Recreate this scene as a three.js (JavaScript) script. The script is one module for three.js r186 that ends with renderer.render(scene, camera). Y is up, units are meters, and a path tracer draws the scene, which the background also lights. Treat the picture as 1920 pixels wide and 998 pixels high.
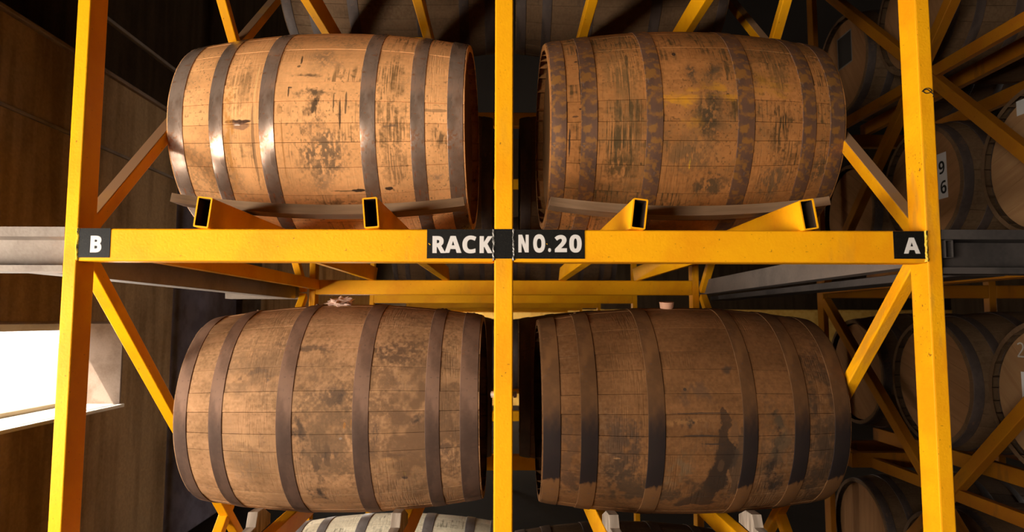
import * as THREE from 'three';
import { RoundedBoxGeometry } from 'three/addons/geometries/RoundedBoxGeometry.js';
import { mergeGeometries } from 'three/addons/utils/BufferGeometryUtils.js';
import { RectAreaLightUniformsLib } from 'three/addons/lights/RectAreaLightUniformsLib.js';

// ------------------------------------------------------------------ camera, sky, sun, exposure
const scene = new THREE.Scene();
const EYE = 1.75;                                   // eye height above the floor; every h below is measured from it, every Z is depth into the scene
const camera = new THREE.PerspectiveCamera((2 * Math.atan(499 / 1245) * 180) / Math.PI, 1920 / 998, 0.05, 200);
camera.position.set(0, EYE, 0);
camera.rotation.order = 'YXZ';
camera.rotation.set(Math.atan(103 / 1245), -0.01257, 0.0015);
camera.focus = 1.95;
camera.userData.fStop = 4.5;

const renderer = new THREE.WebGLRenderer({ antialias: true });
renderer.toneMapping = THREE.LinearToneMapping;
renderer.toneMappingExposure = 1;
renderer.shadowMap.enabled = true;
RectAreaLightUniformsLib.init();

const SKY = 6;
scene.background = new THREE.Color(SKY, SKY * 0.97, SKY * 0.93);
const sun = new THREE.DirectionalLight(new THREE.Color(1, 0.93, 0.8), 14);
sun.position.set(-6, 10, 6); sun.target.position.set(0, 0, 0);
sun.castShadow = true; sun.shadow.mapSize.set(2048, 2048); sun.shadow.radius = 1;
Object.assign(sun.shadow.camera, { left: -12, right: 12, top: 14, bottom: -14, near: 0.1, far: 40 });
scene.add(sun, sun.target);
// daylight of the row of low windows in the left wall (one of them in view), then fill from two unseen, added openings: far left wall, right wall
const DAY = new THREE.Color(1, 0.92, 0.8);
function daylight(x, h, Z, w, tall, strength, dx = 1, dz = 0) {
  const l = new THREE.RectAreaLight(DAY, strength, w, tall);
  l.position.set(x, EYE + h, -Z); l.lookAt(x + dx, EYE + h, -Z + dz);
  scene.add(l);
}
daylight(-2.29, -0.28, -2.4, 2.2, 0.66, 60);
daylight(-2.29, -0.27, 0.45, 1.6, 0.48, 60);
daylight(-2.29, -0.27, 3.25, 1.6, 0.48, 16);
daylight(-2.66, -0.55, 12, 3, 0.9, 32);  // unseen opening, added to brighten the low end wall
daylight(9.48, 0.3, 4.6, 1, 2.4, 20, -1, 0);  // added fill lamp at the made-up opening in the right wall

// ------------------------------------------------------------------ small helpers
function rng(seed) { let a = seed >>> 0; return () => { a = (a + 0x6d2b79f5) | 0; let t = Math.imul(a ^ (a >>> 15), 1 | a); t = (t + Math.imul(t ^ (t >>> 7), 61 | t)) ^ t; return ((t ^ (t >>> 14)) >>> 0) / 4294967296; }; }
function hash(x, y, s) { let h = Math.imul(x, 374761393) ^ Math.imul(y, 668265263) ^ Math.imul(s, 1274126177); h = Math.imul(h ^ (h >>> 13), 1274126177); return ((h ^ (h >>> 16)) >>> 0) / 4294967296; }
const mod = (a, n) => ((a % n) + n) % n;
function vn(x, y, s, px = 0, py = 0) {               // value noise, periodic where px / py are given
  const x0 = Math.floor(x), y0 = Math.floor(y); let fx = x - x0, fy = y - y0;
  fx = fx * fx * (3 - 2 * fx); fy = fy * fy * (3 - 2 * fy);
  const xa = px ? mod(x0, px) : x0, xb = px ? mod(x0 + 1, px) : x0 + 1, ya = py ? mod(y0, py) : y0, yb = py ? mod(y0 + 1, py) : y0 + 1;
  const a = hash(xa, ya, s), b = hash(xb, ya, s), c = hash(xa, yb, s), d = hash(xb, yb, s);
  return a + (b - a) * fx + (c - a) * fy + (a - b - c + d) * fx * fy;
}
function fbm(x, y, s, oct = 4, px = 0, py = 0) { let v = 0, a = 0.5, t = 0; for (let i = 0; i < oct; i++) { v += a * vn(x, y, s + i * 17, px, py); t += a; a *= 0.5; x *= 2; y *= 2; px *= 2; py *= 2; } return v / t; }
const clamp = (v, a = 0, b = 1) => Math.min(b, Math.max(a, v));
const smooth = (a, b, v) => { const t = clamp((v - a) / (b - a)); return t * t * (3 - 2 * t); };
const mix = (a, b, t) => a + (b - a) * t;
const toSRGB = (v) => 255 * clamp(v <= 0.0031308 ? 12.92 * v : 1.055 * Math.pow(v, 1 / 2.4) - 0.055);
function texture(w, h, fn, srgb = true, wrap = THREE.RepeatWrapping) {   // fn(u, v, px, py) -> linear [r, g, b] or a number
  const d = new Uint8Array(w * h * 4);
  for (let y = 0; y < h; y++) for (let x = 0; x < w; x++) {
    const c = fn((x + 0.5) / w, (y + 0.5) / h, x, y), i = (y * w + x) * 4;
    if (typeof c === 'number') { d[i] = d[i + 1] = d[i + 2] = 255 * clamp(c); } else { d[i] = toSRGB(c[0]); d[i + 1] = toSRGB(c[1]); d[i + 2] = toSRGB(c[2]); }
    d[i + 3] = 255;
  }
  const t = new THREE.DataTexture(d, w, h, THREE.RGBAFormat);
  t.wrapS = t.wrapT = wrap; t.magFilter = THREE.LinearFilter; t.minFilter = THREE.LinearMipmapLinearFilter; t.generateMipmaps = true;
  if (srgb) t.colorSpace = THREE.SRGBColorSpace;
  t.needsUpdate = true;
  return t;
}
const lerp3 = (a, b, t) => [mix(a[0], b[0], t), mix(a[1], b[1], t), mix(a[2], b[2], t)];
const std = (o) => new THREE.MeshPhysicalMaterial({ specularIntensity: 0.35, ...o });
const matte = (o) => new THREE.MeshPhysicalMaterial({ specularIntensity: 0.06, ...o });

const used = {};
function numbered(name) { const n = used[name] = (used[name] ?? -1) + 1; return n ? `${name}_${String(n).padStart(3, '0')}` : name; }
function shade(o) { o.castShadow = o.receiveShadow = true; return o; }
function part(name, geo, mat, parent, label) { const m = shade(new THREE.Mesh(geo, mat)); m.name = name; if (label) m.userData.label = label; parent.add(m); return m; }
function thing(name, label, category, [x, y, z] = [0, 0, 0], group) {
  const o = new THREE.Group(); o.name = numbered(name); o.position.set(x, y, z);
  o.userData = { label, category }; if (group) o.userData.group = group;
  scene.add(o); return o;
}
function single(name, geo, mat, label, category, group) { const m = shade(new THREE.Mesh(geo, mat)); m.name = numbered(name); m.userData = { label, category }; if (group) m.userData.group = group; scene.add(m); return m; }
function struct(name, geo, mat, parent = scene) { const m = shade(new THREE.Mesh(geo, mat)); m.name = name; if (parent === scene) m.userData.kind = 'structure'; parent.add(m); return m; }
function metricUV(g) {                               // box mapping in metres, from the final positions
  const p = g.attributes.position, n = g.attributes.normal, uv = new Float32Array(p.count * 2);
  for (let i = 0; i < p.count; i++) {
    const ax = Math.abs(n.getX(i)), ay = Math.abs(n.getY(i)), az = Math.abs(n.getZ(i)), x = p.getX(i), y = p.getY(i), z = p.getZ(i);
    if (ax >= ay && ax >= az) { uv[2 * i] = z; uv[2 * i + 1] = y; } else if (ay >= az) { uv[2 * i] = x; uv[2 * i + 1] = z; } else { uv[2 * i] = x; uv[2 * i + 1] = y; }
  }
  g.setAttribute('uv', new THREE.BufferAttribute(uv, 2));
  return g;
}
// box from X, h, Z ranges
function box(X0, X1, h0, h1, Z0, Z1, r = 0.004) {
  const w = X1 - X0, t = h1 - h0, d = Z1 - Z0;
  const g = r ? new RoundedBoxGeometry(w, t, d, 2, Math.min(r, w / 2.01, t / 2.01, d / 2.01)) : new THREE.BoxGeometry(w, t, d);
  g.translate((X0 + X1) / 2, EYE + (h0 + h1) / 2, -(Z0 + Z1) / 2);
  return metricUV(g);
}
// bar between two points [X, h, Z]; side = the direction across which `w` is measured
function bar(a, b, w, t, side = [1, 0, 0], r = 0.004) {
  const A = new THREE.Vector3(a[0], EYE + a[1], -a[2]), B = new THREE.Vector3(b[0], EYE + b[1], -b[2]);
  const y = B.clone().sub(A), L = y.length(); y.normalize();
  const z = new THREE.Vector3(...side).cross(y).normalize(), x = y.clone().cross(z).normalize();
  const g = new RoundedBoxGeometry(w, L, t, 2, r);
  metricUV(g);
  g.applyMatrix4(new THREE.Matrix4().makeBasis(x, y, z).setPosition(A.add(B).multiplyScalar(0.5)));
  return g;
}
// ------------------------------------------------------------------ materials
const yellowTex = (seed, dirt) => texture(1024, 1024, (u, v) => {
  const m = fbm(u * 9, v * 9, seed, 4, 9, 9), f = fbm(u * 90, v * 90, seed + 5, 2, 90, 90), s = vn(u * 220, v * 220, seed + 9, 220, 220), zone = fbm(u * 4, v * 4, seed + 31, 3, 4, 4);
  let c = lerp3([0.80, 0.345, 0.004], [0.72, 0.265, 0.004], smooth(0.35, 0.75, m) * 0.8 + (f - 0.5) * 0.3);
  const speck = smooth(0.965 - dirt * smooth(0.45, 0.75, zone), 1.0, s);
  c = lerp3(c, [0.10, 0.045, 0.012], clamp(speck * 1.6) * 0.85);
  const smear = smooth(0.66, 0.8, fbm(u * 22, v * 5, seed + 77, 4, 22, 5)) * 0.35 * (0.4 + dirt * 3);
  return lerp3(c, [0.34, 0.16, 0.03], smear);
});
const yellowBump = texture(512, 512, (u, v) => fbm(u * 120, v * 120, 71, 3, 120, 120) * 0.6 + fbm(u * 12, v * 12, 73, 3, 12, 12) * 0.4, false);
function repeat(t, r) { const c = t.clone(); c.repeat.set(r, r); c.needsUpdate = true; return c; }
const yBump = repeat(yellowBump, 2);
const yellow = new THREE.MeshPhysicalMaterial({ specularIntensity: 0.2, map: yellowTex(3, 0.03), bumpMap: yBump, bumpScale: 0.0005, roughness: 0.5 });
const yellowWorn = new THREE.MeshPhysicalMaterial({ specularIntensity: 0.2, map: yellowTex(14, 0.24), bumpMap: yBump, bumpScale: 0.0007, roughness: 0.55 });
const shadedYellow = new THREE.MeshPhysicalMaterial({ specularIntensity: 0.4, map: yellowWorn.map, color: new THREE.Color(0.34, 0.28, 0.22), roughness: 0.7 });  // yellowWorn darkened: the shade on the right-hand rack is put into its colour
const dusty = std({ map: texture(512, 512, (u, v) => { const m = fbm(u * 12, v * 12, 41, 4, 12, 12); return lerp3([0.34, 0.185, 0.095], [0.42, 0.215, 0.07], smooth(0.4, 0.7, m)); }), roughness: 0.9 });
const tubeInside = matte({ color: new THREE.Color(0.05, 0.03, 0.02), roughness: 0.9 });
const blackPaint = new THREE.MeshPhysicalMaterial({ specularIntensity: 0.3, map: texture(512, 512, (u, v) => { const n = vn(u * 160, v * 160, 8, 160, 160), m = fbm(u * 30, v * 30, 9, 3, 30, 30); const k = 0.012 + 0.02 * smooth(0.45, 0.9, m) + 0.05 * smooth(0.86, 1, n); return [k, k, k * 0.9]; }), bumpMap: repeat(yellowBump, 5), bumpScale: 0.001, roughness: 0.5 });
const weld = std({ map: texture(256, 256, (u, v) => { const n = vn(u * 60, v * 60, 5, 60, 60); return lerp3([0.03, 0.028, 0.026], [0.6, 0.54, 0.48], smooth(0.55, 0.85, n)); }), roughness: 0.4, metalness: 0.4 });
const weldYellow = std({ map: texture(256, 256, (u, v) => { const n = vn(u * 50, v * 50, 6, 50, 50); return lerp3([0.8, 0.5, 0.04], [0.04, 0.03, 0.02], smooth(0.62, 0.8, n)); }), roughness: 0.5 });
const steelTex = (seed, a, b) => texture(512, 512, (u, v) => { const m = fbm(u * 10, v * 10, seed, 5, 10, 10), f = vn(u * 180, v * 180, seed + 3, 180, 180); return lerp3(a, b, clamp(smooth(0.3, 0.75, m) * 0.8 + (f - 0.5) * 0.35)); });
const greySteel = std({ map: steelTex(21, [0.24, 0.195, 0.16], [0.17, 0.13, 0.105]), bumpMap: yBump, bumpScale: 0.0008, roughness: 0.7 });
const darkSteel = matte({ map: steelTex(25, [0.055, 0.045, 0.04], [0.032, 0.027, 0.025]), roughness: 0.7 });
const midSteel = std({ map: steelTex(27, [0.15, 0.115, 0.095], [0.10, 0.08, 0.068]), roughness: 0.75 });
const brightSteel = std({ color: new THREE.Color(0.7, 0.68, 0.63), metalness: 0.7, roughness: 0.35 });
const concreteTex = texture(1024, 1024, (u, v) => {
  const streak = fbm(u * 40, v * 3, 51, 4, 40, 3), blot = fbm(u * 6, v * 5, 57, 5, 6, 5), f = fbm(u * 160, v * 160, 59, 2, 160, 160);
  let c = lerp3([0.36, 0.24, 0.13], [0.21, 0.135, 0.07], clamp(smooth(0.3, 0.7, streak) * 0.55 + smooth(0.35, 0.7, blot) * 0.5));
  const k = 0.85 + 0.3 * f; return [c[0] * k, c[1] * k, c[2] * k];
});
const wallMat = matte({ map: repeat(concreteTex, 0.5), roughness: 0.92, bumpMap: repeat(yellowBump, 1), bumpScale: 0.002 });
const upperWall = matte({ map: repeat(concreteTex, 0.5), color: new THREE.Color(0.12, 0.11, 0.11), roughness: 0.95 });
const trimMat = matte({ map: steelTex(61, [0.27, 0.20, 0.155], [0.18, 0.125, 0.09]), roughness: 0.85 });
const whitePaint = std({ map: steelTex(65, [0.82, 0.78, 0.7], [0.7, 0.65, 0.55]), roughness: 0.75 });
const tanWood = std({ map: steelTex(67, [0.42, 0.32, 0.2], [0.34, 0.25, 0.15]), roughness: 0.8 });
const floorMat = matte({ map: repeat(texture(1024, 1024, (u, v) => { const m = fbm(u * 7, v * 7, 81, 5, 7, 7), f = fbm(u * 120, v * 120, 83, 2, 120, 120); return lerp3([0.034, 0.026, 0.02], [0.02, 0.015, 0.012], clamp(m * 0.8 + f * 0.3)); }), 0.3), roughness: 0.85 });
const groundMat = matte({ map: floorMat.map, color: new THREE.Color(10, 10, 10), roughness: 0.95 });
const ceilMat = matte({ color: new THREE.Color(0.016, 0.013, 0.011), roughness: 1 });
const blueDoor = matte({ map: steelTex(69, [0.21, 0.195, 0.25], [0.14, 0.125, 0.16]), roughness: 0.7 });
const darkFrame = matte({ map: steelTex(70, [0.10, 0.075, 0.06], [0.06, 0.045, 0.035]), roughness: 0.8 });
const ochre = matte({ map: steelTex(72, [0.72, 0.42, 0.10], [0.55, 0.28, 0.05]), roughness: 0.9 });
const dunnageMat = std({ map: texture(512, 512, (u, v) => { const g = fbm(u * 10, v * 150, 91, 4, 10, 150), m = fbm(u * 8, v * 8, 93, 4, 8, 8); return lerp3([0.30, 0.185, 0.105], [0.15, 0.09, 0.05], clamp(g * 0.8 + m * 0.5 - 0.15)); }), roughness: 0.9 });
const paleWood = std({ map: texture(512, 512, (u, v) => { const g = fbm(u * 60, v * 8, 95, 4, 60, 8); return lerp3([0.42, 0.34, 0.27], [0.22, 0.17, 0.13], smooth(0.3, 0.75, g)); }), roughness: 0.9 });

// ------------------------------------------------------------------ barrels
const BL = 0.9, BR = 0.336, BH = 0.296;               // length, bilge radius, head radius
const prof = (s) => BH + (BR - BH) * (1 - (2 * s / BL) ** 2);
const NST = 31;
const edges = (() => { const r = rng(7), w = []; for (let i = 0; i < NST; i++) w.push(0.6 + 0.8 * r()); const t = w.reduce((a, b) => a + b); let a = 0; return [0, ...w.map((x) => (a += x / t))]; })();   // turns, 0 = back
function staveGeo(k) {
  const gap = 0.00035, NU = 20, NV = 4, pos = [], uv = [], idx = [], t = 0.026;
  const rr = rng(100 + k), lift = (rr() - 0.5) * 0.0014, skew = (rr() - 0.5) * 0.0012;
  // cross-section (turn offset, radial offset) from one inner corner over the outside to the other
  const sec = (R) => {
    const a0 = edges[k] * 2 * Math.PI + gap / R, a1 = edges[k + 1] * 2 * Math.PI - gap / R, c = 0.0007, out = [[a0, -t]];
    out.push([a0, -c], [a0 + c / R, 0]);
    for (let j = 1; j < NV; j++) out.push([mix(a0 + c / R, a1 - c / R, j / NV), 0]);
    out.push([a1 - c / R, 0], [a1, -c], [a1, -t]);
    return out;
  };
  const n = sec(BR).length;
  for (let i = 0; i <= NU; i++) {
    const s = mix(-BL / 2, BL / 2, i / NU), R = prof(s);
    sec(R).forEach(([a, d]) => {
      const endBevel = (i === 0 || i === NU) && d === -t ? 0.008 : 0;
      const r = R + d + endBevel + (d > -t ? lift + skew * (2 * i / NU - 1) : 0), f = a - Math.PI;                       // a = half a turn faces local +z (the front)
      pos.push(s, r * Math.sin(f), r * Math.cos(f)); uv.push(i / NU, a / (2 * Math.PI));
    });
  }
  const quad = (a, b, c, d) => idx.push(a, b, c, a, c, d);
  for (let i = 0; i < NU; i++) for (let j = 0; j < n - 1; j++) quad(i * n + j, (i + 1) * n + j, (i + 1) * n + j + 1, i * n + j + 1);
  for (const e of [0, NU]) for (let j = 1; j < n - 1; j++) { const o = pos.length / 3; for (const q of [0, j, j + 1]) { const at = e * n + (q === 0 ? 0 : q); pos.push(pos[at * 3], pos[at * 3 + 1], pos[at * 3 + 2]); uv.push(uv[at * 2], uv[at * 2 + 1]); } e ? idx.push(o, o + 1, o + 2) : idx.push(o, o + 2, o + 1); }
  let g = new THREE.BufferGeometry();
  g.setAttribute('position', new THREE.Float32BufferAttribute(pos, 3)); g.setAttribute('uv', new THREE.Float32BufferAttribute(uv, 2)); g.setIndex(idx);
  g.computeVertexNormals();
  // even normals over the outside so that neighbouring staves shade as one round body, with real chamfers between
  return g;
}
const staves = Array.from({ length: NST }, (_, k) => staveGeo(k));
function hoopGeo(u0, u1, t = 0.0022) {
  const s0 = (u0 - 0.5) * BL, s1 = (u1 - 0.5) * BL, N = 96, pos = [], uv = [], idx = [];
  const sec = [[s0, prof(s0) - 0.004, 0], [s0, prof(s0) + t * 0.6, 0.02], [s0 + 0.0015, prof(s0) + t, 0.06], [(s0 + s1) / 2, (prof(s0) + prof(s1)) / 2 + t + 0.0006, 0.5], [s1 - 0.0015, prof(s1) + t, 0.94], [s1, prof(s1) + t * 0.6, 0.98], [s1, prof(s1) - 0.004, 1]], n = sec.length;
  for (let i = 0; i <= N; i++) { const f = (i / N) * 2 * Math.PI - Math.PI; for (const [s, r, v] of sec) { pos.push(s, r * Math.sin(f), r * Math.cos(f)); uv.push(i / N, v); } }
  for (let i = 0; i < N; i++) for (let j = 0; j < n - 1; j++) { const a = i * n + j, b = a + 1, c = a + n + 1, d = a + n; idx.push(a, c, d, a, b, c); }
  const g = new THREE.BufferGeometry();
  g.setAttribute('position', new THREE.Float32BufferAttribute(pos, 3)); g.setAttribute('uv', new THREE.Float32BufferAttribute(uv, 2)); g.setIndex(idx);
  g.index.array.reverse(); g.computeVertexNormals();
  return g;
}
const rivetGeo = new THREE.SphereGeometry(0.006, 10, 6).scale(1, 0.55, 1);
const headBoards = (() => {                          // seven boards of a barrel head, in the plane x = 0
  const R = BH - 0.024, n = 7, out = [], r = rng(31), w = []; for (let i = 0; i < n; i++) w.push(0.8 + 0.4 * r());
  const tot = w.reduce((a, b) => a + b); let a = -R;
  for (let i = 0; i < n; i++) {
    const b = a + (w[i] / tot) * 2 * R, sh = new THREE.Shape(), pts = [], x0 = a + 0.0008, x1 = b - 0.0008;
    for (let k = 0; k <= 10; k++) { const x = mix(x0, x1, k / 10); pts.push([x, Math.sqrt(Math.max(0, R * R - x * x))]); }
    for (let k = 10; k >= 0; k--) { const x = mix(x0, x1, k / 10); pts.push([x, -Math.sqrt(Math.max(0, R * R - x * x))]); }
    pts.forEach(([x, y], q) => (q ? sh.lineTo(x, y) : sh.moveTo(x, y)));
    const g = new THREE.ExtrudeGeometry(sh, { depth: 0.018, bevelEnabled: true, bevelSize: 0.0006, bevelThickness: 0.0008, bevelSegments: 1 });
    g.translate(0, 0, -0.009); g.rotateY(Math.PI / 2); out.push(g); a = b;
  }
  return out;
})();

const woodBump = texture(1024, 1024, (u, v) => {
  const g = fbm(u * 10, v * 260, 201, 3, 10, 260), x = vn(u * 330, v * 60, 203, 330, 60), m = smooth(0.45, 0.7, fbm(u * 7, v * 12, 205, 3, 7, 12));
  return 0.75 - 0.35 * g - 0.4 * smooth(0.6, 0.85, x) * m;
}, false);
// u runs along the barrel, v round it (0.5 = front, more = higher)
function woodMap(o) {
  const st = (v) => { let k = 0; while (k < NST - 1 && v > edges[k + 1]) k++; return k; }, S = o.seed, rr = rng(S), tone = edges.map(() => rr()), shift = edges.map(() => rr() * 40);
  const marks = (o.marks ?? []).map((m) => ({ smudge: (m.rag ?? 0.5) >= 1, ...m, v: m.phi / 360 + 0.5, rv: m.rphi / 360 }));
  return texture(o.w ?? 1024, o.h ?? 2048, (u, v) => {
    const k = st(v), U = u + shift[k];
    const grain = fbm(U * 7, v * 330, S + 1, 3), broad = fbm(U * 3.2, v * 13 + k * 5, S + 3, 3);
    let c = lerp3(o.light, o.dark, clamp(tone[k] * o.vary + (grain - 0.5) * o.grain + (broad - 0.5) * o.blotch + 0.15));
    // short cross-cut tool and rub marks, in patches
    const patch = smooth(o.patch, o.patch + 0.16, fbm(u * 6.5 + 3, v * 13, S + 7, 3)) * smooth(0.3, 0.6, vn(u * 3, k * 1.7, S + 8));
    const cut = smooth(0.52, 0.8, fbm(u * 210, v * 34 + k * 3, S + 9, 2));
    const fine = smooth(0.56, 0.8, fbm(u * 60, v * 190, S + 11, 2));
    c = lerp3(c, o.mark, clamp(patch * (cut * 0.95 + fine * 0.5)) * o.cuts);
    // spread stains with ragged rims, and peppered dirt
    const speck = fbm(u * 130, v * 260, S + 15, 3), cloud = fbm(u * 5 + 9, v * 11, S + 13, 5);
    c = lerp3(c, o.stain, smooth(o.stainAt - 0.08, o.stainAt + 0.2, cloud + (speck - 0.5) * 0.25) * (0.4 + 0.6 * smooth(0.4, 0.6, speck)) * o.stains);
    const pepper = smooth(0.78, 0.93, vn(u * 190, v * 370, S + 19)) * smooth(0.42, 0.62, fbm(u * 5, v * 10, S + 21, 3));
    c = lerp3(c, o.mark, pepper * o.pepper);
    const wx = fbm(u * 22, v * 44, S + 41, 4) - 0.5, wy = fbm(u * 22 + 7, v * 44 + 3, S + 43, 4) - 0.5;
    const mo = 1 + (speck - 0.5) * o.mottle * 1.1 + (fbm(u * 14, v * 46, S + 61, 4) - 0.5) * o.mottle * 1.2 + (grain - 0.5) * o.mottle * 0.8; c = [c[0] * mo, c[1] * mo, c[2] * mo * (0.9 + 0.1 * mo)];
    for (const m of marks) {
      if (!m.path && Math.abs(u - m.u) > m.ru * 2 + 0.03) continue;
      if (!m.path && Math.abs(v - m.v) > m.rv * 2 + 0.03) continue;
      if (m.path) {
        const phi = (v - 0.5) * 360 + wy * 9, P = m.path; let i = 0; if (phi > P[0][0] || phi < P[P.length - 1][0]) continue;
        while (phi < P[i + 1][0]) i++;
        const t = (P[i][0] - phi) / (P[i][0] - P[i + 1][0]), cu = mix(P[i][1], P[i + 1][1], t), hw = mix(P[i][2], P[i + 1][2], t);
        c = lerp3(c, m.c, smooth(hw, hw * 0.72, Math.abs(u + wx * 0.05 + (speck - 0.5) * 0.012 - cu)) * m.a * (0.75 + 0.25 * smooth(0.3, 0.6, cloud)));
        continue;
      }
      const rag = m.rag ?? 0.5, dx = (u - m.u + wx * Math.min(m.ru * 2.4, 0.07) * rag) / m.ru, dy = (v - m.v + wy * Math.min(m.rv * 2.4, 0.035) * rag) / m.rv, d = Math.sqrt(dx * dx + dy * dy);
      let k2 = smooth(1.0, 1.0 - (m.soft ?? 0.25), d + (speck - 0.5) * 0.35 * rag);
      if (m.smudge) k2 = smooth(1.25, 0.25, d + (speck - 0.5) * 0.8) * smooth(0.30, 0.54, m.fu ? fbm(u * m.fu, v * m.fv, S + 23, 3) : speck);
      c = lerp3(c, m.c, k2 * (m.a ?? 1));
    }
    return c;
  });
}
function hoopMap(o) {
  const S = o.seed;
  const col = texture(2048, 64, (u, v) => {
    const m = fbm(u * 26, v * 1.3, S, 5, 26), f = fbm(u * 220, v * 5, S + 3, 3, 220), p = vn(u * 170, v * 5, S + 6, 170), F = o.rustF ?? 24, w = fbm(u * F, (v * F) / 42 + 4, S + 9, 5, F);
    let c = lerp3(o.base, o.alt, clamp(smooth(0.35, 0.68, m) * 0.9 + (f - 0.5) * 0.5));
    c = lerp3(c, o.rust, smooth(o.rustAt, o.rustAt + (o.rustW ?? 0.12), w * 0.6 + f * 0.4) * o.rusts);
    c = lerp3(c, o.spot, smooth(0.88, 0.96, p) * o.spots);
    for (const b of o.bands ?? []) { const d = (u - 0.5) * 360, n = (fbm(u * 60, v * 3, S + 12, 3, 60) - 0.5) * 10; c = lerp3(c, b.c, smooth(b.lo - b.soft, b.lo + b.soft, d + n) * smooth(b.hi + b.edge, b.hi - b.edge, d + n * (b.ragged ?? 1)) * b.a); }
    return c;
  });
  const rough = texture(1024, 32, (u, v) => clamp(o.rough + (fbm(u * 30, v * 2, S + 20, 4, 30) - 0.5) * o.roughVary), false);
  return new THREE.MeshPhysicalMaterial({ specularIntensity: o.spec ?? 0.6, map: col, roughnessMap: rough, roughness: 1, metalness: o.metal, bumpMap: col, bumpScale: 0.0004 });
}
const wood = (map, extra = {}) => new THREE.MeshPhysicalMaterial({ specularIntensity: 0.2, map, bumpMap: woodBump, bumpScale: 0.0011, roughness: 0.78, ...extra });
const headMat = (light, dark, seed) => matte({ map: texture(512, 512, (u, v) => { const g = fbm(u * 70, v * 6, seed, 4, 70, 6), m = fbm(u * 5, v * 5, seed + 4, 4, 5, 5); return lerp3(light, dark, clamp(g * 0.6 + m * 0.6 - 0.1)); }), roughness: 0.85 });

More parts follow.
